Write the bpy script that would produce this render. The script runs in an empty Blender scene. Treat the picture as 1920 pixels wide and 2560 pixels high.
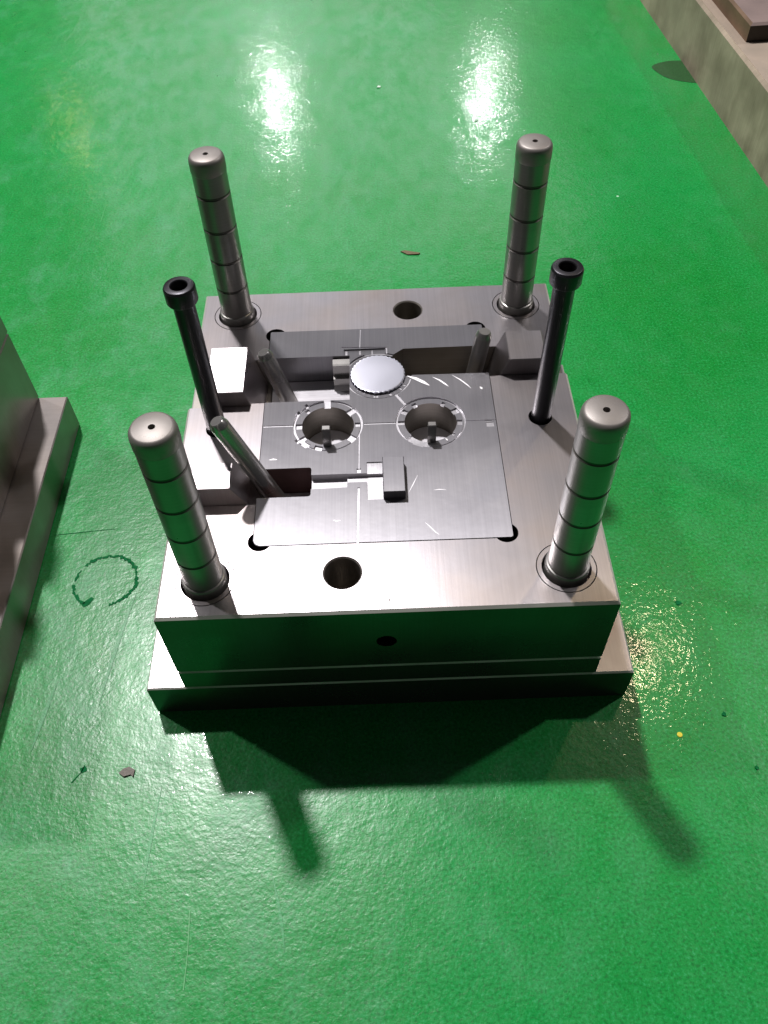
import bpy, bmesh, math, random
from mathutils import Vector, Matrix
random.seed(7)
S = bpy.context.scene
COL = S.collection
MM = 0.001

# ------------------------------------------------------------------ camera
cam = bpy.data.cameras.new("camera"); co = bpy.data.objects.new("camera", cam); COL.objects.link(co)
r = Vector((0.99929791, -0.02693455, -0.02604259)); u = Vector((0.03726052, 0.78713576, 0.61565327)); f = Vector((-0.00391671, 0.61619139, -0.78758672))
co.matrix_world = Matrix(((r.x, u.x, -f.x, 0.0025997), (r.y, u.y, -f.y, -0.28223243), (r.z, u.z, -f.z, 0.59975282), (0, 0, 0, 1)))
cam.sensor_fit = 'VERTICAL'; cam.sensor_height = 32.0; cam.lens = 2107.9077 / 2560 * 32
cam.clip_start = 0.01; cam.clip_end = 100
S.camera = co
S.view_settings.view_transform = 'Standard'; S.view_settings.look = 'None'
S.view_settings.exposure = 0.0; S.view_settings.gamma = 1.0

# ------------------------------------------------------------------ dim hall around, lamps under the roof
W = bpy.data.worlds.new("World"); S.world = W; W.use_nodes = True
bg = W.node_tree.nodes['Background']; bg.inputs[0].default_value = (0.93, 0.92, 1.0, 1); bg.inputs[1].default_value = 0.035
HL = 4.5
def lamp(name, x, y, power, size=0.26, col=(1, 0.97, 0.98), z=HL, shape='DISK', sy=None, rz=0, spread=180):
    l = bpy.data.lights.new(name, 'AREA'); l.shape = shape; l.size = size
    if sy: l.size_y = sy
    l.energy = power; l.color = col; l.spread = math.radians(spread)
    o = bpy.data.objects.new(name, l); o.location = (x, y, z); o.rotation_euler = (0, 0, rz); COL.objects.link(o)
    return o
lamp("ceiling_lamp", -0.225 * HL, 0.485 * HL, 250)
lamp("ceiling_lamp", -0.77 * HL, 0.47 * HL, 115)
lamp("ceiling_lamp", 0.375 * HL, 0.53 * HL, 9, 0.18, (1, 0.80, 0.50))
lamp("ceiling_lamp", 0.88 * HL, 0.47 * HL, 115)
lamp("ceiling_lamp", -0.26 * HL, 2.27 * HL, 42, 0.24)
lamp("ceiling_lamp", 0.31 * HL, 2.24 * HL, 42, 0.24)
lamp("ceiling_lamp", -0.80 * HL, 2.16 * HL, 3, 0.3, (1, 0.85, 0.35))
# frosted skylight strip in the roof ahead
lamp("skylight", -0.28 * HL, 2.68 * HL, 150, 5.6, (0.95, 0.96, 1.0), HL + 0.6, 'RECTANGLE', 10.0, math.radians(14))

# ------------------------------------------------------------------ helpers
def link(name, me, mats=(), parent=None):
    o = bpy.data.objects.new(name, me); COL.objects.link(o)
    for m in mats: me.materials.append(m)
    if parent is not None: o.parent = parent
    return o
def thing(name, label, cat, loc=(0, 0, 0), group=None, rz=0):
    o = bpy.data.objects.new(name, None); COL.objects.link(o); o.location = loc; o.rotation_euler = (0, 0, rz)
    o.empty_display_size = 0.05
    o['label'] = label; o['category'] = cat
    if group: o['group'] = group
    return o
def tag(o, label, cat, group=None):
    o['label'] = label; o['category'] = cat
    if group: o['group'] = group
    return o
def obj(name, bm, mat, parent=None, smooth=None):
    bmesh.ops.recalc_face_normals(bm, faces=bm.faces)
    me = bpy.data.meshes.new(name); bm.to_mesh(me); bm.free()
    o = link(name, me, mat if isinstance(mat, (list, tuple)) else [mat], parent)
    if smooth is not None:
        for p in me.polygons: p.use_smooth = True
        me.set_sharp_from_angle(angle=math.radians(smooth))
    return o
def prism(bm, pts, z0, z1, mi=0):
    """vertical prism over a plan outline"""
    lo = [bm.verts.new((x, y, z0)) for x, y in pts]; hi = [bm.verts.new((x, y, z1)) for x, y in pts]
    n = len(pts); fs = [bm.faces.new(lo[::-1]), bm.faces.new(hi)]
    for i in range(n): fs.append(bm.faces.new((lo[i], lo[(i + 1) % n], hi[(i + 1) % n], hi[i])))
    for q in fs: q.material_index = mi
    return hi
def box(bm, x0, x1, y0, y1, z0, z1, mi=0): return prism(bm, [(x0, y0), (x1, y0), (x1, y1), (x0, y1)], z0, z1, mi)
def rect(x0, x1, y0, y1): return [(x0, y0), (x1, y0), (x1, y1), (x0, y1)]
def rrect(x0, x1, y0, y1, r=(0, 0, 0, 0), n=6):
    out = []
    for (cx, cy, a), rr in zip(((x0, y0, 180), (x1, y0, 270), (x1, y1, 0), (x0, y1, 90)), r):
        if rr == 0: out.append((cx, cy)); continue
        ox = cx + (rr if cx == x0 else -rr); oy = cy + (rr if cy == y0 else -rr)
        for k in range(n + 1):
            t = math.radians(a + 90 * k / n); out.append((ox + rr * math.cos(t), oy + rr * math.sin(t)))
    return out
def circ(cx, cy, r, n=48): return [(cx + r * math.cos(2 * math.pi * k / n), cy + r * math.sin(2 * math.pi * k / n)) for k in range(n)]
def lathe(bm, prof, n=48, M=None, cap=True):
    """profile of (radius, z) pairs turned about z; open ends are capped"""
    rings = []
    for rr, z in prof:
        if rr < 1e-7:
            v = bm.verts.new((0, 0, z)); rings.append([v])
        else: rings.append([bm.verts.new((rr * math.cos(2 * math.pi * k / n), rr * math.sin(2 * math.pi * k / n), z)) for k in range(n)])
    for a, b in zip(rings, rings[1:]):
        for k in range(n):
            q = [a[k % len(a)], a[(k + 1) % len(a)], b[(k + 1) % len(b)], b[k % len(b)]]
            q = [v for i, v in enumerate(q) if v not in q[:i]]
            if len(q) > 2: bm.faces.new(q)
    if cap:
        if len(rings[0]) > 1: bm.faces.new(rings[0][::-1])
        if len(rings[-1]) > 1: bm.faces.new(rings[-1])
    if M is not None: bmesh.ops.transform(bm, matrix=M, verts=[v for rg in rings for v in rg])
def chamfer(bm, w, top=True, bottom=False, vertical=False, z_top=None, z_bot=None):
    zs = [v.co.z for v in bm.verts]; zt, zb = max(zs), min(zs); es = []
    for e in bm.edges:
        a, b = e.verts[0].co.z, e.verts[1].co.z
        if top and abs(a - zt) < 1e-6 and abs(b - zt) < 1e-6: es.append(e)
        elif bottom and abs(a - zb) < 1e-6 and abs(b - zb) < 1e-6: es.append(e)
        elif vertical and abs(a - b) > 1e-4: es.append(e)
    bmesh.ops.bevel(bm, geom=es, offset=w, offset_type='OFFSET', segments=1, affect='EDGES', profile=0.5, clamp_overlap=False)
def cut(o, cutters):
    """cutters: bmesh list; subtract each from o (exact) and bake"""
    tmp = []
    for bm, m in cutters:
        bmesh.ops.recalc_face_normals(bm, faces=bm.faces)
        me = bpy.data.meshes.new("cutter"); bm.to_mesh(me); bm.free(); me.materials.append(m)
        c = bpy.data.objects.new("cutter", me); COL.objects.link(c); tmp.append(c)
        md = o.modifiers.new("cut", 'BOOLEAN'); md.operation = 'DIFFERENCE'; md.solver = 'EXACT'; md.object = c
        md.material_mode = 'TRANSFER'
    bpy.context.view_layer.update()
    dg = bpy.context.evaluated_depsgraph_get()
    me = bpy.data.meshes.new_from_object(o.evaluated_get(dg), preserve_all_data_layers=True, depsgraph=dg)
    o.modifiers.clear(); old = o.data; o.data = me; me.name = old.name
    for c in tmp: bpy.data.objects.remove(c)
    return o
def P(pts, z0, z1):
    bm = bmesh.new(); prism(bm, pts, z0, z1); return bm
def cone_cut(cx, cy, r, c, z, depth):
    bm = bmesh.new(); lathe(bm, [(r, z - depth), (r, z - c), (r + c + 0.0005, z + 0.0005)], 56, Matrix.Translation((cx, cy, 0))); return bm
def ring_cut(cx, cy, r0, r1, z0, z1):
    bm = bmesh.new(); lathe(bm, [(r0, z0), (r1, z0), (r1, z1), (r0, z1), (r0, z0)], 72, Matrix.Translation((cx, cy, 0)), cap=False)
    bmesh.ops.remove_doubles(bm, verts=bm.verts, dist=1e-7); return bm

# ------------------------------------------------------------------ materials
def mat(name):
    m = bpy.data.materials.new(name); m.use_nodes = True; nt = m.node_tree
    return m, nt, nt.nodes['Principled BSDF']
def N(nt, t, **k):
    n = nt.nodes.new(t)
    for a, b in k.items():
        if a == 'ins':
            for i, v in b.items(): n.inputs[i].default_value = v
        else: setattr(n, a, b)
    return n
def coords(nt, scale=(1, 1, 1), rot=(0, 0, 0)):
    t = N(nt, 'ShaderNodeTexCoord'); mp = N(nt, 'ShaderNodeMapping'); mp.inputs['Scale'].default_value = scale; mp.inputs['Rotation'].default_value = rot
    nt.links.new(t.outputs['Object'], mp.inputs[0]); return mp.outputs[0]
def noise(nt, vec, scale, detail=4, rough=0.55, dist=0.0):
    n = N(nt, 'ShaderNodeTexNoise'); n.inputs['Scale'].default_value = scale; n.inputs['Detail'].default_value = detail
    n.inputs['Roughness'].default_value = rough; n.inputs['Distortion'].default_value = dist
    nt.links.new(vec, n.inputs['Vector']); return n.outputs['Fac']
def ramp(nt, fac, stops):
    n = N(nt, 'ShaderNodeValToRGB'); e = n.color_ramp.elements
    while len(e) < len(stops): e.new(0.5)
    for el, (p, c) in zip(e, stops):
        el.position = p; el.color = c if len(c) == 4 else (*c, 1)
    nt.links.new(fac, n.inputs[0]); return n.outputs[0]
def g(v): return (v, v, v)
def mix(nt, fac, a, b, mode='MIX'):
    n = N(nt, 'ShaderNodeMix', data_type='RGBA', blend_type=mode)
    for s, v in ((n.inputs[0], fac), (n.inputs[6], a), (n.inputs[7], b)):
        if hasattr(v, 'default_value'): nt.links.new(v, s)
        elif isinstance(v, (int, float)): s.default_value = v
        else: s.default_value = (*v, 1)
    return n.outputs[2]
def bump(nt, h, strength, dist, prev=None):
    n = N(nt, 'ShaderNodeBump'); n.inputs['Strength'].default_value = strength; n.inputs['Distance'].default_value = dist
    nt.links.new(h, n.inputs['Height'])
    if prev is not None: nt.links.new(prev, n.inputs['Normal'])
    return n.outputs[0]

def steel(name, base, rough, rvar=0.1, stain=0.25, stain_col=(0.22, 0.17, 0.12), stripes=0.0, stripe_axis=0, aniso=0.0, bumpy=0.15, dull=0.0, tan=1):
    m, nt, b = mat(name); v = coords(nt)
    n1 = noise(nt, v, 20, 3, 0.5, 0.2); n2 = noise(nt, v, 7, 4, 0.6)
    c = mix(nt, ramp(nt, n1, [(0.35, g(0.0)), (0.75, g(stain))]), base, stain_col)
    c = mix(nt, ramp(nt, n2, [(0.45, g(0.0)), (0.72, g(stain * 0.9))]), c, tuple(x * 0.6 for x in base))
    sc = [60, 60, 60]; sc[stripe_axis] = 700
    sc = tuple(s if i == stripe_axis else 9 for i, s in enumerate(sc))
    vs = coords(nt, sc); n3 = noise(nt, vs, 1.0, 3, 0.6)
    if stripes: c = mix(nt, stripes, c, ramp(nt, n3, [(0.35, g(0.25)), (0.65, g(1.0))]), 'MULTIPLY')
    nt.links.new(c, b.inputs['Base Color'])
    b.inputs['Metallic'].default_value = 1.0 - dull
    rr = ramp(nt, n1, [(0.25, g(rough - rvar)), (0.75, g(rough + rvar))])
    nt.links.new(rr, b.inputs['Roughness'])
    h = bump(nt, n3, bumpy, 0.00006); h = bump(nt, noise(nt, v, 160, 3), bumpy * 0.7, 0.00012, h)
    nt.links.new(h, b.inputs['Normal'])
    if aniso:
        b.inputs['Anisotropic'].default_value = aniso
        t = N(nt, 'ShaderNodeCombineXYZ'); t.inputs[tan].default_value = 1.0
        nt.links.new(t.outputs[0], b.inputs['Tangent'])
    return m

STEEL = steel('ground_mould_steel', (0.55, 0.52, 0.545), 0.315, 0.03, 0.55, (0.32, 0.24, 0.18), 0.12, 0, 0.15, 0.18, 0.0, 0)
STEEL_D = steel('shaded_side_steel', (0.13, 0.112, 0.115), 0.30, 0.08, 0.5, (0.10, 0.08, 0.05), 0.15, 0, 0, 0.25, 0.25)  # base colour darkened for the shadowed floor the sides reflect
EDGE = steel('bright_edge_steel', (0.80, 0.78, 0.72), 0.5, 0.1, 0.6, (0.3, 0.28, 0.24), 0, 0, 0, 0.5, 0.55)  # paler colour stands in for the chamfers' reflection of the hall
CUTM = steel('cut_floor_steel', (0.62, 0.60, 0.63), 0.42, 0.1, 0.4, (0.4, 0.38, 0.38), 0.15, 1, 0, 0.8, 0.45)
CAVF = steel('pale_cavity_floor', (0.88, 0.85, 0.90), 0.4, 0.1, 0.2, (0.6, 0.6, 0.6), 0, 0, 0, 0.3, 0.9)  # pale colour stands in for light on the cavity bottoms
REDW = steel('red_reflection_wall', (0.15, 0.085, 0.085), 0.45, 0.08, 0.4, (0.07, 0.04, 0.03), 0.1, 2, 0, 0.3, 0.4)  # red reflection in the pocket put into the base colour
SCR = steel('scratch_steel', (0.9, 0.88, 0.9), 0.5, 0.1, 0.1, (0.6, 0.6, 0.6), 0, 0, 0, 0.5, 0.5)
INS = steel('milled_insert_steel', (0.355, 0.345, 0.37), 0.37, 0.03, 0.3, (0.24, 0.23, 0.22), 0.12, 0, 0.62, 0.25, 0.0, 0)
BRIGHT = steel('glint_cut_steel', (0.66, 0.64, 0.67), 0.36, 0.14, 0.6, (0.35, 0.35, 0.36), 0, 0, 0, 1.0, 0.22)  # lighter, duller colour stands in for glints off milled facets
WALL = steel('pocket_wall_steel', (0.34, 0.31, 0.28), 0.42, 0.08, 0.4, (0.15, 0.13, 0.09), 0.15, 2, 0, 0.3, 0.22)
WEDGE = steel('wedge_steel', (0.62, 0.57, 0.58), 0.30, 0.05, 0.2, (0.35, 0.27, 0.20), 0.1, 0, 0.85, 0.04)
PILLAR = steel('pillar_steel', (0.36, 0.35, 0.335), 0.34, 0.07, 0.6, (0.20, 0.18, 0.14), 0.12, 2, 0, 0.2, 0.35)
PCAP = steel('pillar_end_steel', (0.31, 0.29, 0.275), 0.48, 0.08, 0.6, (0.22, 0.17, 0.13), 0, 2, 0, 0.5, 0.4)
PIN = steel('angle_pin_steel', (0.58, 0.56, 0.54), 0.27, 0.06, 0.4, (0.30, 0.28, 0.25), 0.1, 2, 0, 0.15, 0.1)
DISC = steel('polished_core_steel', (0.66, 0.66, 0.74), 0.30, 0.03, 0.08, (0.5, 0.5, 0.55), 0.0, 0, 0.6, 0.05)
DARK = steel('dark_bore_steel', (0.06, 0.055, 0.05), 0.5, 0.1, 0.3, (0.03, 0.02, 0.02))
GROOVE = steel('oil_groove_steel', (0.15, 0.14, 0.13), 0.5, 0.1, 0.3, (0.06, 0.05, 0.04))
BLACK = steel('black_oxide_steel', (0.045, 0.043, 0.05), 0.34, 0.08, 0.4, (0.02, 0.02, 0.02), 0, 2, 0, 0.3, 0.3)
BROWN = steel('rust_brown_steel', (0.20, 0.12, 0.07), 0.7, 0.1, 0.8, (0.08, 0.05, 0.03), 0, 1, 0, 0.6, 0.9)
TAN = steel('rusty_tan_steel', (0.50, 0.40, 0.30), 0.6, 0.1, 1.0, (0.22, 0.18, 0.12), 0.2, 1, 0, 0.4, 0.97)
PALE = steel('pale_rubbed_steel', (0.50, 0.42, 0.34), 0.5, 0.1, 0.3, (0.5, 0.35, 0.25), 0.0, 1, 0, 0.4, 0.5)
PINKST = steel('pinkish_oiled_steel', (0.34, 0.26, 0.24), 0.5, 0.1, 0.5, (0.3, 0.22, 0.2), 0.1, 1, 0, 0.4, 0.5)

def floor_mat():
    m, nt, b = mat('green_epoxy'); v = coords(nt)
    n1 = noise(nt, v, 3.2, 5, 0.6, 0.3); n2 = noise(nt, v, 34, 6, 0.7, 0.4); n3 = noise(nt, v, 430, 3, 0.7)
    c = ramp(nt, n1, [(0.3, (0.0015, 0.26, 0.026)), (0.7, (0.003, 0.32, 0.056))])
    # pale dusty scuffs
    vs = coords(nt, (2.2, 1.1, 1), (0, 0, math.radians(-28))); n4 = noise(nt, vs, 9, 8, 0.72, 0.15)
    sc = ramp(nt, n4, [(0.47, g(0.0)), (0.74, g(0.5))]); pt = ramp(nt, n2, [(0.36, g(0.15)), (0.60, g(1.0))])
    dust = mix(nt, 1.0, sc, pt, 'MULTIPLY')
    # patches stronger on the left, fading to the right
    sx = N(nt, 'ShaderNodeSeparateXYZ'); nt.links.new(v, sx.inputs[0])
    wr = N(nt, 'ShaderNodeMapRange'); wr.interpolation_type = 'SMOOTHSTEP'; wr.inputs[1].default_value = -0.15; wr.inputs[2].default_value = 0.22; wr.inputs[3].default_value = 1.0; wr.inputs[4].default_value = 0.30
    nt.links.new(sx.outputs[0], wr.inputs[0])
    dust = mix(nt, 1.0, dust, wr.outputs[0], 'MULTIPLY')
    c = mix(nt, dust, c, (0.11, 0.38, 0.22))
    c = mix(nt, 1.0, c, ramp(nt, n3, [(0.36, g(0.62)), (0.50, g(0.95)), (0.64, g(1.0))]), 'MULTIPLY'); c = mix(nt, ramp(nt, n3, [(0.54, g(0.0)), (0.68, g(0.55))]), c, (0.045, 0.40, 0.15))
    c = mix(nt, ramp(nt, n2, [(0.22, g(0.45)), (0.40, g(0.0))]), c, (0.002, 0.13, 0.02))
    # small bright nicks
    vo = N(nt, 'ShaderNodeTexVoronoi'); vo.inputs['Scale'].default_value = 26; nt.links.new(v, vo.inputs['Vector'])
    wn = N(nt, 'ShaderNodeSeparateColor'); nt.links.new(vo.outputs['Color'], wn.inputs[0])
    sp = N(nt, 'ShaderNodeMath', operation='LESS_THAN'); nt.links.new(vo.outputs['Distance'], sp.inputs[0])
    rs = N(nt, 'ShaderNodeMapRange'); rs.inputs[1].default_value = 0.93; rs.inputs[2].default_value = 1.0; rs.inputs[3].default_value = 0.0; rs.inputs[4].default_value = 0.05
    nt.links.new(wn.outputs[0], rs.inputs[0]); nt.links.new(rs.outputs[0], sp.inputs[1])
    c = mix(nt, sp.outputs[0], c, (0.45, 0.75, 0.50))
    nt.links.new(c, b.inputs['Base Color'])
    rr = mix(nt, 1.0, ramp(nt, n2, [(0.3, g(0.27)), (0.7, g(0.37))]), mix(nt, dust, g(1.0), g(1.35)), 'MULTIPLY'); nt.links.new(rr, b.inputs['Roughness'])
    b.inputs['IOR'].default_value = 1.5
    nt.links.new(ramp(nt, noise(nt, coords(nt, (1.6, 0.7, 1), (0, 0, math.radians(-20))), 26, 6, 0.7), [(0.38, g(0.25)), (0.60, g(1.0))]), b.inputs['Coat Weight']); b.inputs['Coat Roughness'].default_value = 0.07; b.inputs['Coat IOR'].default_value = 1.5
    h = bump(nt, noise(nt, v, 340, 2, 0.5, 0.4), 0.34, 0.0004); h = bump(nt, noise(nt, v, 70, 4, 0.6), 0.42, 0.0010, h)
    h2 = bump(nt, noise(nt, v, 280, 2, 0.5, 0.4), 0.30, 0.0004); h2 = bump(nt, noise(nt, v, 60, 4, 0.6), 0.30, 0.0011, h2)
    nt.links.new(h, b.inputs['Normal']); nt.links.new(h2, b.inputs['Coat Normal'])
    return m
FLOOR = floor_mat()
def plain(name, col, rough=0.5, metal=0.0, bs=0.3, scale=300):
    m, nt, b = mat(name); v = coords(nt); n = noise(nt, v, scale, 4)
    nt.links.new(ramp(nt, n, [(0.3, tuple(x * 0.75 for x in col)), (0.7, tuple(min(1, x * 1.15) for x in col))]), b.inputs['Base Color'])
    b.inputs['Roughness'].default_value = rough; b.inputs['Metallic'].default_value = metal
    nt.links.new(bump(nt, n, bs, 0.0003), b.inputs['Normal']); return m

# ------------------------------------------------------------------ floor
bm = bmesh.new()
vs = [bm.verts.new(p) for p in ((-12, -8, 0), (12, -8, 0), (12, 22, 0), (-12, 22, 0))]; bm.faces.new(vs)
floor = obj('floor', bm, FLOOR); floor['kind'] = 'structure'

# ------------------------------------------------------------------ the injection mould
H = 0.13574; Z2 = 0.0391; Z1 = 0.0629
mould = thing('injection_mould', 'open steel injection mould half with four tall grooved guide pillars, centre of the green floor', 'mould', (0, 0.1655, 0))
T0 = Matrix.Translation((0, -0.1655, 0))
def part(name, bm, m, parent=mould, smooth=None, shift=True, sides=None):
    o = obj(name, bm, m, parent, smooth)
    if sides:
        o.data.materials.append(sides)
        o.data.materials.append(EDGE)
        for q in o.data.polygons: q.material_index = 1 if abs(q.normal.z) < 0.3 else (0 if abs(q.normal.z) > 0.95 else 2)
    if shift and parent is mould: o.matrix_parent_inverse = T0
    return o
# clamp plate, wider than the rest
bm = bmesh.new(); box(bm, -0.1783, 0.1783, 0, 0.331, 0, Z2 - 0.0002); chamfer(bm, 0.0012, True, True)
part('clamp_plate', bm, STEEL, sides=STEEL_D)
bm = bmesh.new(); box(bm, -0.1499, 0.1499, 0.0002, 0.3308, Z2, Z1 - 0.0002); chamfer(bm, 0.0013, True, True)
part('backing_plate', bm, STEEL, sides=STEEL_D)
bm = bmesh.new(); box(bm, -0.150, 0.150, 0, 0.331, Z1, H); chamfer(bm, 0.0018, True, True)
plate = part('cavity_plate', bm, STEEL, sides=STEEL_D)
XL, XR, YF, YB = -0.0903, 0.0882, 0.0546, 0.2773
DP = 0.050
cs = []
cs.append((P(rect(XL, XR, YF, YB), H - DP, H + 0.01), WALL))
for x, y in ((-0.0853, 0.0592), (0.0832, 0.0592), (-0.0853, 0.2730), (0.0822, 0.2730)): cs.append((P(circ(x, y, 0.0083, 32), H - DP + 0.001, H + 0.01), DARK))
cs.append((P(rect(-0.152, -0.1345, 0.1903, 0.2432), H - 0.0135, H + 0.01), WALL))
cs.append((P(rect(-0.1345, -0.1010, 0.1903, 0.2432), H - 0.0275, H + 0.01), WALL))
cs.append((P(rect(-0.1010, XL + 0.004, 0.1930, 0.2432), H - 0.0275, H + 0.01), WALL))
cs.append((P(rect(-0.152, -0.1345, 0.0916, 0.1166), H - 0.0135, H + 0.01), WALL))
cs.append((P(rect(-0.1345, XL + 0.004, 0.0916, 0.1166), H - 0.0275, H + 0.01), WALL))
cs.append((P(rect(0.1325, 0.152, 0.2142, 0.2492), H - 0.0135, H + 0.01), WALL))
cs.append((P(rect(XR - 0.004, 0.1325, 0.2142, 0.2492), H - 0.0405, H + 0.01), WALL))
PX, PY = 0.1195, (0.029, 0.302)
pil = [(sx * PX, y) for y in PY for sx in (-1, 1)]
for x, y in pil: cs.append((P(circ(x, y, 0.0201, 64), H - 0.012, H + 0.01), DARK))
cs.append((cone_cut(-0.0286, 0.0311, 0.0122, 0.0010, H, 0.045), WALL))
cs.append((cone_cut(0.0265, 0.3000, 0.0118, 0.0010, H, 0.045), WALL))
SX = (-0.1243, 0.1216); SY = 0.1672
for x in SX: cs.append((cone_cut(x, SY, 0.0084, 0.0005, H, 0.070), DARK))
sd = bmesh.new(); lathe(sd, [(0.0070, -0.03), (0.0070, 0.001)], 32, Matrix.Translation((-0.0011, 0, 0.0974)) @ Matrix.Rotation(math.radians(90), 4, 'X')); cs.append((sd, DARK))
cut(plate, cs)

# guide pillars with their end caps and collars
def make_pillar(x, y):
    prof = [(0.0146, -0.011), (0.0146, 0.0050), (0.0140, 0.0062), (0.0130, 0.0066)]
    for zg in (0.0325, 0.0602, 0.0880, 0.1165): prof += [(0.0130, zg - 0.0013), (0.0124, zg - 0.0008), (0.0124, zg + 0.0008), (0.0130, zg + 0.0013)]
    prof += [(0.0130, 0.1335)]
    bm = bmesh.new(); lathe(bm, prof, 64)
    o = part('guide_pillar', bm, [PILLAR, GROOVE], mould, 25); o.location = (x, y, H)
    for q in o.data.polygons:
        c_ = q.center
        if math.hypot(c_.x, c_.y) < 0.01275 and c_.z > 0.008 and abs(q.normal.z) < 0.99: q.material_index = 1
    bm = bmesh.new(); lathe(bm, [(0.0020, 0.1385), (0.0020, 0.1461), (0.0106, 0.1461), (0.0118, 0.1455), (0.0129, 0.1438), (0.0133, 0.1415), (0.0133, 0.1342), (0.0130, 0.1336), (0.0020, 0.1336)], 64, cap=False)
    c = obj('pillar_end', bm, PCAP, o, 40)
    bm = bmesh.new(); lathe(bm, [(0.0021, 0.1380), (0.0001, 0.1380)], 24); c2 = obj('centre_hole', bm, DARK, o)
    bm = bmesh.new(); lathe(bm, [(0.0160, -0.011), (0.0160, -0.0006), (0.0164, 0), (0.0194, 0), (0.0197, -0.0004), (0.0197, -0.011), (0.0160, -0.011)], 64, cap=False)
    obj('bushing_ring', bm, STEEL, o, 40)
    return o
for x, y in pil: make_pillar(x, y)

# core insert with its two round cavities
HI = H + 0.0005
bm = bmesh.new(); prism(bm, rrect(XL + 0.0006, XR - 0.0006, YF + 0.0005, YB - 0.0005, (0.0045, 0.001, 0.0006, 0.0006)), H - 0.049, HI); chamfer(bm, 0.0004)
ins = part('core_insert', bm, INS)
cs = []
cs.append((P(rect(XL - 0.002, -0.0235, 0.1930, 0.2440), H - 0.0270, H + 0.01), INS))
cs.append((P([(0.0060, 0.2185), (XR + 0.002, 0.2175), (XR + 0.002, 0.2503), (0.0205, 0.2500), (0.0118, 0.2430), (0.0060, 0.2430)], H - 0.0405, H + 0.01), WALL))
cs.append((P(rrect(XL - 0.002, -0.0515, 0.0970, 0.1242, (0, 0.0022, 0.0022, 0)), H - 0.0285, H + 0.01), REDW))
CY = 0.1664
for cx in (-0.0401, 0.0381):
    cs.append((P(circ(cx, CY, 0.0262, 72), HI - 0.0007, H + 0.01), INS))
    cs.append((ring_cut(cx, CY, 0.0250, 0.0266, HI - 0.0016, H + 0.01), BRIGHT))
    cs.append((P(circ(cx, CY, 0.0199, 64), H - 0.0300, H + 0.01), WALL))
DX, DY = -0.0008, 0.2198
cs.append((ring_cut(DX, DY, 0.0216, 0.0270, HI - 0.0009, H + 0.01), INS))
cs.append((ring_cut(DX, DY, 0.0255, 0.0268, HI - 0.0014, H + 0.01), BRIGHT))
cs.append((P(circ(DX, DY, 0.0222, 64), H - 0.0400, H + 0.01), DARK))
def groove(x0, y0, x1, y1, w=0.0013, d=0.0006, m=BRIGHT):
    a = Vector((x1 - x0, y1 - y0)); n = Vector((-a.y, a.x)).normalized() * w / 2
    cs.append((P([(x0 - n.x, y0 - n.y), (x1 - n.x, y1 - n.y), (x1 + n.x, y1 + n.y), (x0 + n.x, y0 + n.y)], HI - d, H + 0.01), m))
groove(XL, 0.1672, -0.0661, 0.1670, 0.0016); groove(-0.0128, 0.1662, 0.0120, 0.1660, 0.0016); groove(0.0645, 0.1655, XR, 0.1654, 0.0007)
groove(-0.0143, 0.2775, -0.0152, 0.2535, 0.0009); groove(-0.0163, 0.1590, -0.0170, 0.1172, 0.0009); groove(-0.0172, 0.1035, -0.0184, 0.0540, 0.0016)
groove(0.0125, 0.1965, 0.0195, 0.1850, 0.0020)
groove(-0.0300, 0.2545, 0.0075, 0.2525, 0.0012, 0.0008); groove(0.0068, 0.2530, 0.0068, 0.2452, 0.0012, 0.0008)
cs.append((P(rect(-0.0282, 0.0058, 0.2445, 0.2517), HI - 0.0012, H + 0.01), INS))
for gx, gw in ((-0.0262, 0.0018), (-0.0150, 0.0014), (-0.0050, 0.0014)): groove(gx, 0.2512, gx, 0.2450, gw, 0.0016)
# runner channel and lit pads beside the wedge block
cs.append((P(rect(-0.0520, -0.0254, 0.1041, 0.1169), HI - 0.0060, H + 0.01), CUTM))
cs.append((P(rect(-0.0256, 0.0005, 0.1085, 0.1167), HI - 0.0038, H + 0.01), CUTM))
cs.append((P([(-0.0520, 0.1036), (-0.0254, 0.1041), (-0.0254, 0.1060), (-0.0520, 0.1055)], HI - 0.0012, H + 0.01), BRIGHT))
cs.append((P(rect(-0.0112, 0.0001, 0.1166, 0.1274), HI - 0.0010, H + 0.01), BRIGHT))
cs.append((P(rect(-0.0112, 0.0001, 0.0920, 0.1090), HI - 0.0010, H + 0.01), CUTM))
cs.append((P(rect(-0.0186, -0.0155, 0.1172, 0.1215), HI - 0.0010, H + 0.01), BRIGHT));
# little machined notches round the two cavities
def notch(cx, ang, r0, r1, w, d=0.0022, m=BRIGHT, cy=CY):
    a = math.radians(ang); c, s = math.cos(a), math.sin(a)
    q = [(r0, -w / 2), (r1, -w / 2), (r1, w / 2), (r0, w / 2)]
    cs.append((P([(cx + p * c - t * s, cy + p * s + t * c) for p, t in q], HI - d, H + 0.01), m))
for ang, r0, r1, w in ((180, 0.0195, 0.0245, 0.0055), (0, 0.0205, 0.0245, 0.0045), (92, 0.0195, 0.0268, 0.0052), (38, 0.0195, 0.0262, 0.0060), (135, 0.0200, 0.0240, 0.0035), (128, 0.0262, 0.0290, 0.0025), (150, 0.0255, 0.0280, 0.0045), (215, 0.0195, 0.0290, 0.0045), (228, 0.0225, 0.0280, 0.0070), (253, 0.0215, 0.0268, 0.0062), (322, 0.0195, 0.0262, 0.0065)):
    notch(-0.0401, ang, r0, r1, w)
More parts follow.
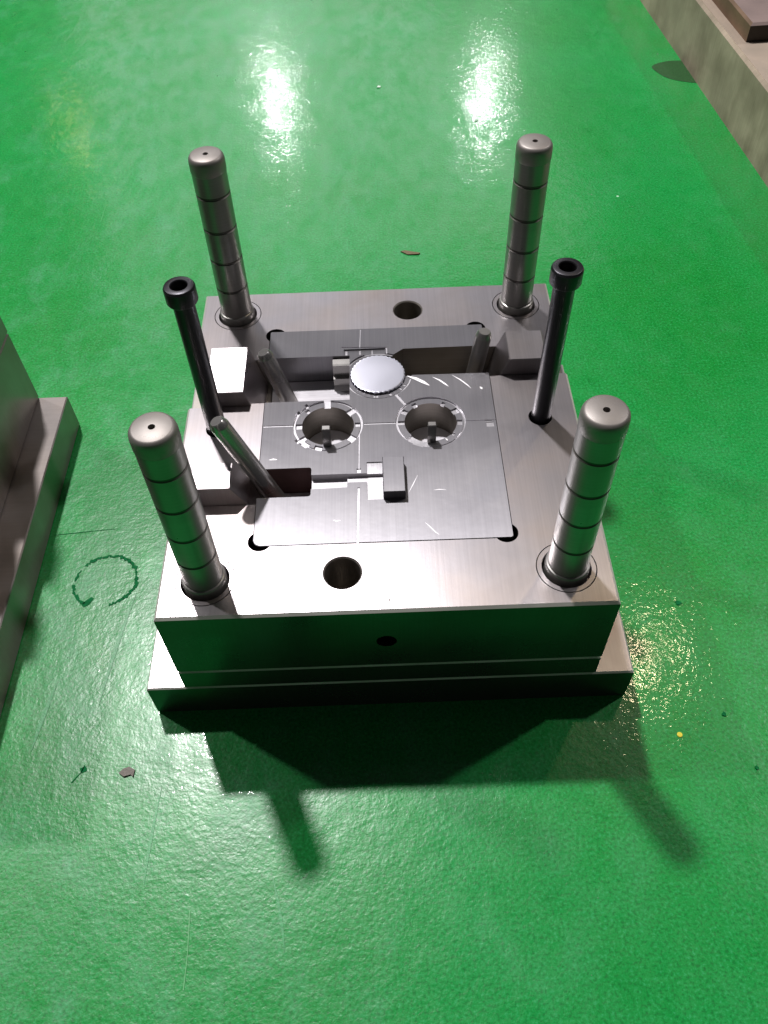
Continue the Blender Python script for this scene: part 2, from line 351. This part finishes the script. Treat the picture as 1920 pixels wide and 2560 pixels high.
for ang, r0, r1, w in ((180, 0.0195, 0.0250, 0.0042), (356, 0.0199, 0.0240, 0.0055), (60, 0.0198, 0.0235, 0.0030), (28, 0.0198, 0.0245, 0.0060), (150, 0.0200, 0.0245, 0.0050), (122, 0.0198, 0.0235, 0.0040), (232, 0.0195, 0.0265, 0.0080), (246, 0.0195, 0.0272, 0.0080), (258, 0.0195, 0.0265, 0.0060), (320, 0.0198, 0.0225, 0.0030)):
    notch(0.0381, ang, r0, r1, w)
for ang in (262, 267, 293, 318, 330): notch(DX, ang, 0.0222, 0.0250, 0.0016, 0.0014, BRIGHT, DY)
cs.append((P(rect(0.0795, 0.0852, 0.1640, 0.1656), HI - 0.0009, H + 0.01), BRIGHT)); cs.append((P(rect(0.0800, 0.0856, 0.1585, 0.1632), HI - 0.0004, H + 0.01), BRIGHT))
cut(ins, cs)
ins.matrix_parent_inverse = T0
for nm, pts, z in (('pocket_floor', rect(XL + 0.001, -0.0240, 0.1935, 0.2435), H - 0.0268), ('pocket_floor', rect(XL + 0.001, -0.0520, 0.0975, 0.1237), H - 0.0283), ('cavity_floor', circ(-0.0401, CY, 0.0198, 48), H - 0.0268), ('cavity_floor', circ(0.0381, CY, 0.0198, 48), H - 0.0268)):
    bm = bmesh.new(); prism(bm, pts, z, z + 0.0008); obj(nm, bm, CAVF if nm == 'cavity_floor' else CUTM, ins)
def scratch(pts, w, parent=ins, z=HI, m=None):
    bm = bmesh.new(); L = []
    for i, q in enumerate(pts):
        a = Vector(pts[max(0, i - 1)]); b = Vector(pts[min(len(pts) - 1, i + 1)]); t = b - a; n = Vector((-t.y, t.x)).normalized()
        ww = w * math.sin(math.pi * (i + 0.15) / (len(pts) - 0.7)) / 2; qv = Vector(q)
        L.append((bm.verts.new((*(qv - n * ww), z + 0.00004)), bm.verts.new((*(qv + n * ww), z + 0.00004))))
    for (a, b), (c, d) in zip(L, L[1:]): bm.faces.new((a, c, d, b))
    return obj('scratch', bm, m or SCR, parent)
for pts, w in (([(0.0225, 0.2172), (0.0290, 0.2140), (0.0350, 0.2095), (0.0395, 0.2055)], 0.0032), ([(0.0425, 0.2150), (0.0480, 0.2110), (0.0520, 0.2065), (0.0545, 0.2035)], 0.0016), ([(0.0580, 0.2165), (0.0640, 0.2110), (0.0690, 0.2050), (0.0720, 0.2005)], 0.0012),
               ([(0.0285, 0.0700), (0.0320, 0.0655), (0.0350, 0.0615), (0.0375, 0.0590)], 0.0008), ([(0.0185, 0.0975), (0.0215, 0.1040), (0.0255, 0.1130)], 0.0006), ([(0.0360, 0.0985), (0.0400, 0.0990), (0.0450, 0.0985)], 0.0006),
               ([(0.0790, 0.2020), (0.0800, 0.2005), (0.0805, 0.1990)], 0.0022), ([(-0.0830, 0.1330), (-0.0800, 0.1335), (-0.0770, 0.1330)], 0.0014), ([(-0.0100, 0.0640), (-0.0040, 0.0635)], 0.0), ([(-0.0740, 0.0640), (-0.0730, 0.0690), (-0.0715, 0.0730)], 0.0008), ([(-0.0350, 0.0750), (-0.0330, 0.0740), (-0.0300, 0.0745)], 0.0012), ([(0.0480, 0.1480), (0.0490, 0.1470), (0.0495, 0.1455)], 0.0012)):
    if w: scratch(pts, w)
# posts at the front rims, wedge shaped block, stepped block, round core
def sub(name, bm, m, smooth=None): return obj(name, bm, m, ins, smooth)
for cx in (-0.0400, 0.0378):
    bm = bmesh.new(); box(bm, cx - 0.0032, cx + 0.0030, 0.1452, 0.1498, H - 0.0300, H + 0.0175); chamfer(bm, 0.0005); sub('locating_post', bm, PIN)
bm = bmesh.new(); box(bm, 0.0004, 0.0160, 0.0918, 0.1248, HI - 0.0010, HI + 0.0082)
chamfer_edges = [e for e in bm.edges if all(v.co.z > HI for v in e.verts)]
bmesh.ops.bevel(bm, geom=chamfer_edges, offset=0.0005, segments=1, affect='EDGES'); sub('tapered_block', bm, INS)
bm = bmesh.new()
pr = [(0.2438, -0.0268), (0.2438, -0.0020), (0.2375, -0.0024), (0.2360, -0.0030), (0.2360, -0.0140), (0.2325, -0.0143), (0.2325, -0.0210), (0.2300, -0.0268)]
lo = [bm.verts.new((-0.0375, y, H + z)) for y, z in pr]; hi = [bm.verts.new((-0.0236, y, H + z)) for y, z in pr]
bm.faces.new(lo); bm.faces.new(hi[::-1])
for i in range(len(pr)): bm.faces.new((lo[i], lo[(i + 1) % len(pr)], hi[(i + 1) % len(pr)], hi[i]))
sub('stepped_block', bm, PIN)
# round core: knurled rim, slightly crowned polished face
bm = bmesh.new(); nt_ = 144; rings = []
for rr, z, t in ((0.0213, -0.0395, 1), (0.0213, 0.0012, 1), (0.0211, 0.0019, 1), (0.0206, 0.0020, 0), (0.0150, 0.00204, 0), (0.0080, 0.00206, 0)):
    rings.append([bm.verts.new((DX + (rr + (0.00055 if (k % 4) < 2 else 0) * t) * math.cos(2 * math.pi * k / nt_), DY + (rr + (0.00055 if (k % 4) < 2 else 0) * t) * math.sin(2 * math.pi * k / nt_), H + z)) for k in range(nt_)])
for a, b in zip(rings, rings[1:]):
    for k in range(nt_): bm.faces.new((a[k], a[(k + 1) % nt_], b[(k + 1) % nt_], b[k]))
cv = bm.verts.new((DX, DY, H + 0.00207))
for k in range(nt_): bm.faces.new((rings[-1][k], rings[-1][(k + 1) % nt_], cv))
sub('round_core', bm, DISC, 4)

# locking wedges (part of the plate) and the leaning angle pins
def wedge(y0, y1, prof, m=None):
    bm = bmesh.new(); lo = [bm.verts.new((x, y0, H + z)) for x, z in prof]; hi = [bm.verts.new((x, y1, H + z)) for x, z in prof]
    bm.faces.new(lo); bm.faces.new(hi[::-1])
    for i in range(len(prof)): bm.faces.new((lo[i], lo[(i + 1) % len(prof)], hi[(i + 1) % len(prof)], hi[i]))
    bmesh.ops.bevel(bm, geom=[e for e in bm.edges if max(v.co.z for v in e.verts) > H + 0.005], offset=0.0005, segments=1, affect='EDGES')
    return part('locking_wedge', bm, m or WEDGE)
wedge(0.1908, 0.2426, [(-0.1338, -0.0270), (-0.1338, 0.0150), (-0.1042, 0.0150), (-0.0935, -0.0270)])
wedge(0.0921, 0.1160, [(-0.1338, -0.0270), (-0.1338, 0.0185), (-0.1060, 0.0185), (-0.0956, 0.0), (-0.0905, -0.0270)])
wedge(0.2147, 0.2486, [(0.1318, -0.0400), (0.1318, 0.0160), (0.1028, 0.0160), (0.0965, 0.0), (0.0870, -0.0400)], STEEL)
def angle_pin(base, tip, r=0.0065):
    b = Vector(base); t = Vector(tip); d = t - b; L = d.length
    q = d.to_track_quat('Z', 'Y').to_matrix().to_4x4()
    bm = bmesh.new(); lathe(bm, [(r, -0.006), (r, L - 0.0052), (r * 0.96, L - 0.0040), (r * 0.74, L - 0.0006), (r * 0.66, L), (0, L)], 40, Matrix.Translation(b) @ q)
    return part('angle_pin', bm, PIN, mould, 30)
angle_pin((-0.0735, 0.2165, H - 0.024), (-0.0883, 0.2168, H + 0.0312))
angle_pin((-0.0745, 0.1095, H - 0.0260), (-0.1078, 0.1100, H + 0.0665))
angle_pin((0.0755, 0.2325, H - 0.0320), (0.0838, 0.2322, H + 0.0305))
# stamped marks on the front left corner of the plate and a punch mark on its front land
MARK = plain('stamped_mark', (0.16, 0.12, 0.10), 0.6, 0.3)
bm = bmesh.new(); zt = H + 0.00006
def stroke(x0, y0, x1, y1, w=0.0007):
    a = Vector((x1 - x0, y1 - y0)); n = Vector((-a.y, a.x)).normalized() * w / 2
    prism(bm, [(x0 - n.x, y0 - n.y), (x1 - n.x, y1 - n.y), (x1 + n.x, y1 + n.y), (x0 + n.x, y0 + n.y)], H - 0.0002, zt)
for s_ in ((-0.1440, 0.0125, -0.1435, 0.0060), (-0.1442, 0.0063, -0.1418, 0.0064), (-0.1462, 0.0040, -0.1436, 0.0046), (-0.1462, 0.0040, -0.1462, 0.0022), (-0.1390, 0.0030, -0.1392, 0.0018), (-0.1392, 0.0032, -0.1358, 0.0033), (-0.1356, 0.0033, -0.1357, 0.0018)): stroke(*s_, 0.0005)
part('stamped_mark', bm, MARK)
bm = bmesh.new(); lathe(bm, [(0.0007, H - 0.0002), (0.0007, zt)], 10, Matrix.Translation((0.0020, 0.0085, 0))); part('punch_mark', bm, MARK)

# ------------------------------------------------------------------ loose black cap screws standing in the plate
def cap_screw(x, label, zt, tilt=(0, 0)):
    L = zt - (H - 0.066)
    t = thing('cap_screw', label, 'screw', (x, SY, H - 0.066), 'long black cap screws standing in the mould plate')
    t.rotation_euler = (math.radians(tilt[0]), math.radians(tilt[1]), 0)
    bm = bmesh.new(); lathe(bm, [(0.0066, 0), (0.0073, 0.001), (0.0073, L - 0.0145), (0.0076, L - 0.0130)], 40); obj('shank', bm, BLACK, t, 35)
    bm = bmesh.new(); lathe(bm, [(0.0074, L - 0.0135), (0.0100, L - 0.0122), (0.0105, L - 0.0112), (0.0105, L - 0.0016), (0.0096, L - 0.0002), (0.0092, L), (0.0060, L), (0.0055, L - 0.0008), (0.0055, L - 0.0085), (0, L - 0.0095)], 40)
    obj('head', bm, BLACK, t, 30)
    return t
cap_screw(SX[1], 'long black cap screw standing in the right side of the mould plate', 0.2712, (0, 0.4))
cap_screw(SX[0], 'long black cap screw standing in the left side of the mould plate', 0.2682, (0, -0.3))

# ------------------------------------------------------------------ second mould half at the left edge of the picture
m2 = thing('mould_half', 'second steel mould half cut off by the left edge of the photo', 'mould', (-0.48, 0.146, 0))
DIRTY = steel('brown_filmed_steel', (0.34, 0.305, 0.29), 0.36, 0.07, 0.6, (0.16, 0.11, 0.07), 0.1, 1, 0, 0.3, 0.5)
T2 = Matrix.Translation((0.48, -0.146, 0))
def p2(name, x0, x1, y0, y1, z0, z1, m, ch=0.001):
    bm = bmesh.new(); box(bm, x0, x1, y0, y1, z0, z1); chamfer(bm, ch, True, True); o = obj(name, bm, m, m2); o.matrix_parent_inverse = T2; return o
p2('clamp_plate', -0.6570, -0.3000, -0.020, 0.3118, 0, 0.0390, DIRTY)
p2('spacer_plate', -0.6300, -0.3272, -0.0198, 0.3116, 0.0392, 0.1180, DIRTY, 0.0012)
top2 = p2('core_plate', -0.6300, -0.3270, -0.0200, 0.3118, 0.1182, 0.1560, DIRTY, 0.0014)
for yy in (0.187, 0.257): p2('shadow_post', -0.356, -0.3280, yy - 0.0135, yy + 0.0135, 0.1562, 0.2720, PIN, 0.002)  # unseen posts, added to cast the notched shadows on the floor
bm = bmesh.new(); lathe(bm, [(0.012, 0.1561), (0.012, 0.1575), (0.017, 0.1575), (0.017, 0.1561), (0.012, 0.1561)], 40, Matrix.Translation((-0.36, 0.115, 0)), cap=False); o = obj('bushing_ring', bm, PILLAR, m2, 30); o.matrix_parent_inverse = T2

# ------------------------------------------------------------------ tan block, top right
ang = math.atan2(0.4986 - 0.4605, 0.6834 - 1.2625)  # run of the block's near face on the floor
dirv = Vector((0.4605 - 0.4986, 1.2625 - 0.6834)).normalized(); nrm = Vector((dirv.y, -dirv.x))
base = Vector((0.4986, 0.6834))
def pt(a, b): q = base + dirv * a + nrm * b; return (q.x, q.y)
cen = pt(0.25, 0.25)
tan_b = thing('machined_block', 'large rust tan steel block in the top right corner of the photo', 'block', (cen[0], cen[1], 0))
T3 = Matrix.Translation((-cen[0], -cen[1], 0))
def p3(name, a0, a1, b0, b1, z0, z1, m, ch=0.002):
    bm = bmesh.new(); prism(bm, [pt(a0, b0), pt(a1, b0), pt(a1, b1), pt(a0, b1)], z0, z1); chamfer(bm, ch, True, False); o = obj(name, bm, m, tan_b); o.matrix_parent_inverse = T3; return o
p3('base_plate', -0.55, 0.75, 0.0, 0.55, 0, 0.0875, TAN, 0.0035)
p3('top_land', -0.545, 0.745, 0.0045, 0.545, 0.0876, 0.0880, PALE, 0.0002)
rp = p3('raised_plate', 0.205, 0.62, 0.018, 0.50, 0.0881, 0.1110, PINKST, 0.003)
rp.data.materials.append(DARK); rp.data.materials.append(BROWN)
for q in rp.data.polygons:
    if q.normal.y < -0.75: q.material_index = 1  # shade on the front face put in as dark steel colour
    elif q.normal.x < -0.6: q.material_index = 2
rp = p3('raised_plate', -0.20, 0.088, 0.026, 0.50, 0.0881, 0.1060, TAN, 0.003)
bm = bmesh.new(); lathe(bm, [(0.016, 0), (0.016, 0.075), (0.012, 0.080), (0, 0.080)], 32, Matrix.Translation((0.610, 1.085, 0.1181))); o = obj('guide_pillar', bm, PILLAR, tan_b, 30); o.matrix_parent_inverse = T3

# ------------------------------------------------------------------ small things on the floor
YEL = plain('yellow_plastic', (0.85, 0.72, 0.05), 0.4)
bm = bmesh.new(); lathe(bm, [(0.0020, 0.0001), (0.0020, 0.0005), (0.0016, 0.0007)], 20, Matrix.Translation((0.213, -0.033, 0)))
tag(obj('paper_dot', bm, YEL), 'tiny round yellow dot lying on the floor right of the mould', 'dot')
def chip(x, y, pts, h, m, label, name='wood_chip', cat='chip'):
    bm = bmesh.new(); hi = prism(bm, [(x + a, y + b) for a, b in pts], 0.0001, h)
    for v in hi: v.co.z += random.uniform(-0.3, 0.5) * h
    return tag(obj(name, bm, m), label, cat)
CHIP = plain('brown_chip', (0.16, 0.12, 0.06), 0.7, 0, 0.5, 900); GREY = plain('grey_flake', (0.16, 0.14, 0.12), 0.6, 0.3, 0.6, 900); DG = plain('dark_green_mark', (0.004, 0.165, 0.045), 0.7)
DG.node_tree.nodes['Principled BSDF'].inputs['Specular IOR Level'].default_value = 0.1; PALEF = plain('pale_flake', (0.6, 0.75, 0.62), 0.5)
chip(0.041, 0.575, [(-0.011, 0.003), (-0.003, -0.0035), (0.010, -0.004), (0.012, -0.001), (0.002, 0.0015), (-0.006, 0.0045)], 0.0015, CHIP, 'thin brown wood chip lying on the floor behind the mould')
chip(-0.195, -0.046, [(-0.006, -0.001), (-0.002, -0.004), (0.003, -0.0025), (0.005, -0.0045), (0.0055, 0.001), (0.001, 0.0035), (-0.003, 0.002)], 0.0016, GREY, 'jagged grey brown flake on the floor at front left of the mould', 'metal_flake', 'flake')
k = 0
for x, y, s_, lab in ((0.239, 0.080, 0.0028, 'black speck right of the mould, farthest one'), (0.250, -0.018, 0.0020, 'black speck near the tiny yellow dot'), (0.262, -0.060, 0.0015, 'black speck below the yellow dot at right edge')):
    chip(x, y, [(s_ * math.cos(t) * random.uniform(0.5, 1.2), s_ * math.sin(t) * random.uniform(0.5, 1.2)) for t in [i * 0.9 for i in range(7)]], 0.0008, DG, lab, 'black_speck', 'speck')
# worn and drawn marks in the coating, and a painted shadow (parts of the floor, thin skins on it)
def skin(name, strips, m, z=0.0004):
    bm = bmesh.new()
    for path, w in strips:
        L = [];
        for i, q in enumerate(path):
            a = Vector(path[max(0, i - 1)]); b = Vector(path[min(len(path) - 1, i + 1)]); t = (b - a); n = Vector((-t.y, t.x)).normalized()
            ww = w * random.uniform(0.35, 1.3) / 2; qv = Vector(q)
            L.append((bm.verts.new((*(qv - n * ww), z)), bm.verts.new((*(qv + n * ww), z))))
        for (a, b), (c, d) in zip(L, L[1:]): bm.faces.new((a, c, d, b))
    return obj(name, bm, m, floor)
def arc(cx, cy, rx, ry, a0, a1, rot=0, n=26, jit=0.0006):
    out = []
    for i in range(n):
        t = math.radians(a0 + (a1 - a0) * i / (n - 1)); x = rx * math.cos(t); y = ry * math.sin(t); c, s = math.cos(rot), math.sin(rot)
        out.append((cx + x * c - y * s + random.uniform(-jit, jit), cy + x * s + y * c + random.uniform(-jit, jit)))
    return out
SHADOW = plain('painted_shadow', (0.014, 0.085, 0.018), 0.45)  # dark oval painted on the floor for a pillar's cast shadow
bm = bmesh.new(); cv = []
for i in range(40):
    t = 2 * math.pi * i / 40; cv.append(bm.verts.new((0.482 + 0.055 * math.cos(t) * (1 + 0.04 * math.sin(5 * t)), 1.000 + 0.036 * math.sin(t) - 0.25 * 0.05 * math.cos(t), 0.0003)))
bm.faces.new(cv); obj('painted_shadow', bm, SHADOW, floor)
skin('ring_stain', [(arc(-0.2405, 0.1235, 0.0265, 0.0255, -75, 140, n=70, jit=0.0011), 0.0028), (arc(-0.2405, 0.1235, 0.0265, 0.0255, 152, 178, n=6), 0.002), (arc(-0.2415, 0.1225, 0.0265, 0.0250, 186, 240, n=18, jit=0.0010), 0.0028), ([(-0.2560, 0.0985), (-0.2525, 0.1020), (-0.2490, 0.1065)], 0.0044)], DG)
skin('scratch', [([(-0.296, 0.1745), (-0.278, 0.1760), (-0.262, 0.1775), (-0.242, 0.1790)], 0.0008)], DG)
skin('scratch', [([(-0.2350, -0.0530), (-0.2290, -0.0450), (-0.2275, -0.0400)], 0.0016), ([(-0.2300, -0.0440), (-0.2255, -0.0425)], 0.006)], DG)
SC = plain('pale_scuff', (0.03, 0.32, 0.09), 0.4, 0, 0.5, 500)
for a_, b_, c_, w_ in (((-0.212, 0.112), (-0.222, 0.060), (-0.226, 0.005), 0.0030), ((-0.262, 0.030), (-0.268, 0.000), (-0.270, -0.028), 0.0035), ((-0.168, -0.058), (-0.172, -0.100), (-0.171, -0.125), 0.0022), ((-0.085, -0.120), (-0.076, -0.150), (-0.074, -0.170), 0.0020)):
    pts = [Vector(a_) * (1 - t) ** 2 + Vector(b_) * 2 * t * (1 - t) + Vector(c_) * t * t for t in [i / 14 for i in range(15)]]
    scratch([(p.x, p.y) for p in pts], w_, floor, 0.0003, SC).name = 'scuff'
LG = plain('pale_scratch', (0.10, 0.42, 0.14), 0.5)
skin('scratch', [([(-0.1380, -0.1420), (-0.1365, -0.1700), (-0.1368, -0.1890)], 0.0009)], LG)
for x, y, dx, dy in ((-0.343, 0.700, 0.0, -0.035), (-0.275, 0.690, 0.0, -0.018), (-0.236, 0.700, 0, -0.012)): skin('scratch', [([(x, y), (x + dx, y + dy)], 0.0010)], LG)
for x, y, lab in ((0.0135, 0.99, 'small pale chip on the floor far behind the mould, left of two'), (0.148, 0.88, 'small pale chip on the floor behind the right rear pillar')):
    chip(x, y, [(-0.003, -0.002), (0.002, -0.002), (0.003, 0.002), (-0.001, 0.003)], 0.0012, PALEF, lab, 'paint_flake', 'flake')

# loose grit: countless tiny flecks on the floor round the mould
GRIT = plain('grit', (0.20, 0.34, 0.22), 0.6, 0, 0.5, 1500)
bm = bmesh.new(); rg = random.Random(3)
for i in range(260):
    x = rg.uniform(-0.55, 0.50); y = rg.uniform(-0.22, 1.2) if i % 2 else rg.gauss(-0.03, 0.08)
    if -0.185 < x < 0.185 and -0.005 < y < 0.336: continue
    if x < -0.295 and y < 0.32: continue
    if x > 0.455 and y > 0.6: continue
    r_ = rg.uniform(0.00025, 0.0007) * (1 + max(0, y) * 0.8); a0 = rg.uniform(0, 6)
    b_ = [bm.verts.new((x + r_ * rg.uniform(0.5, 1.3) * math.cos(a0 + k * 1.57), y + r_ * rg.uniform(0.5, 1.3) * math.sin(a0 + k * 1.57), 0.0001)) for k in range(4)]
    t_ = bm.verts.new((x, y, r_ * 0.9))
    for k in range(4): bm.faces.new((b_[k], b_[(k + 1) % 4], t_))
gr = obj('grit', bm, GRIT); gr['kind'] = 'stuff'; gr['label'] = 'fine pale grit scattered over the green floor'
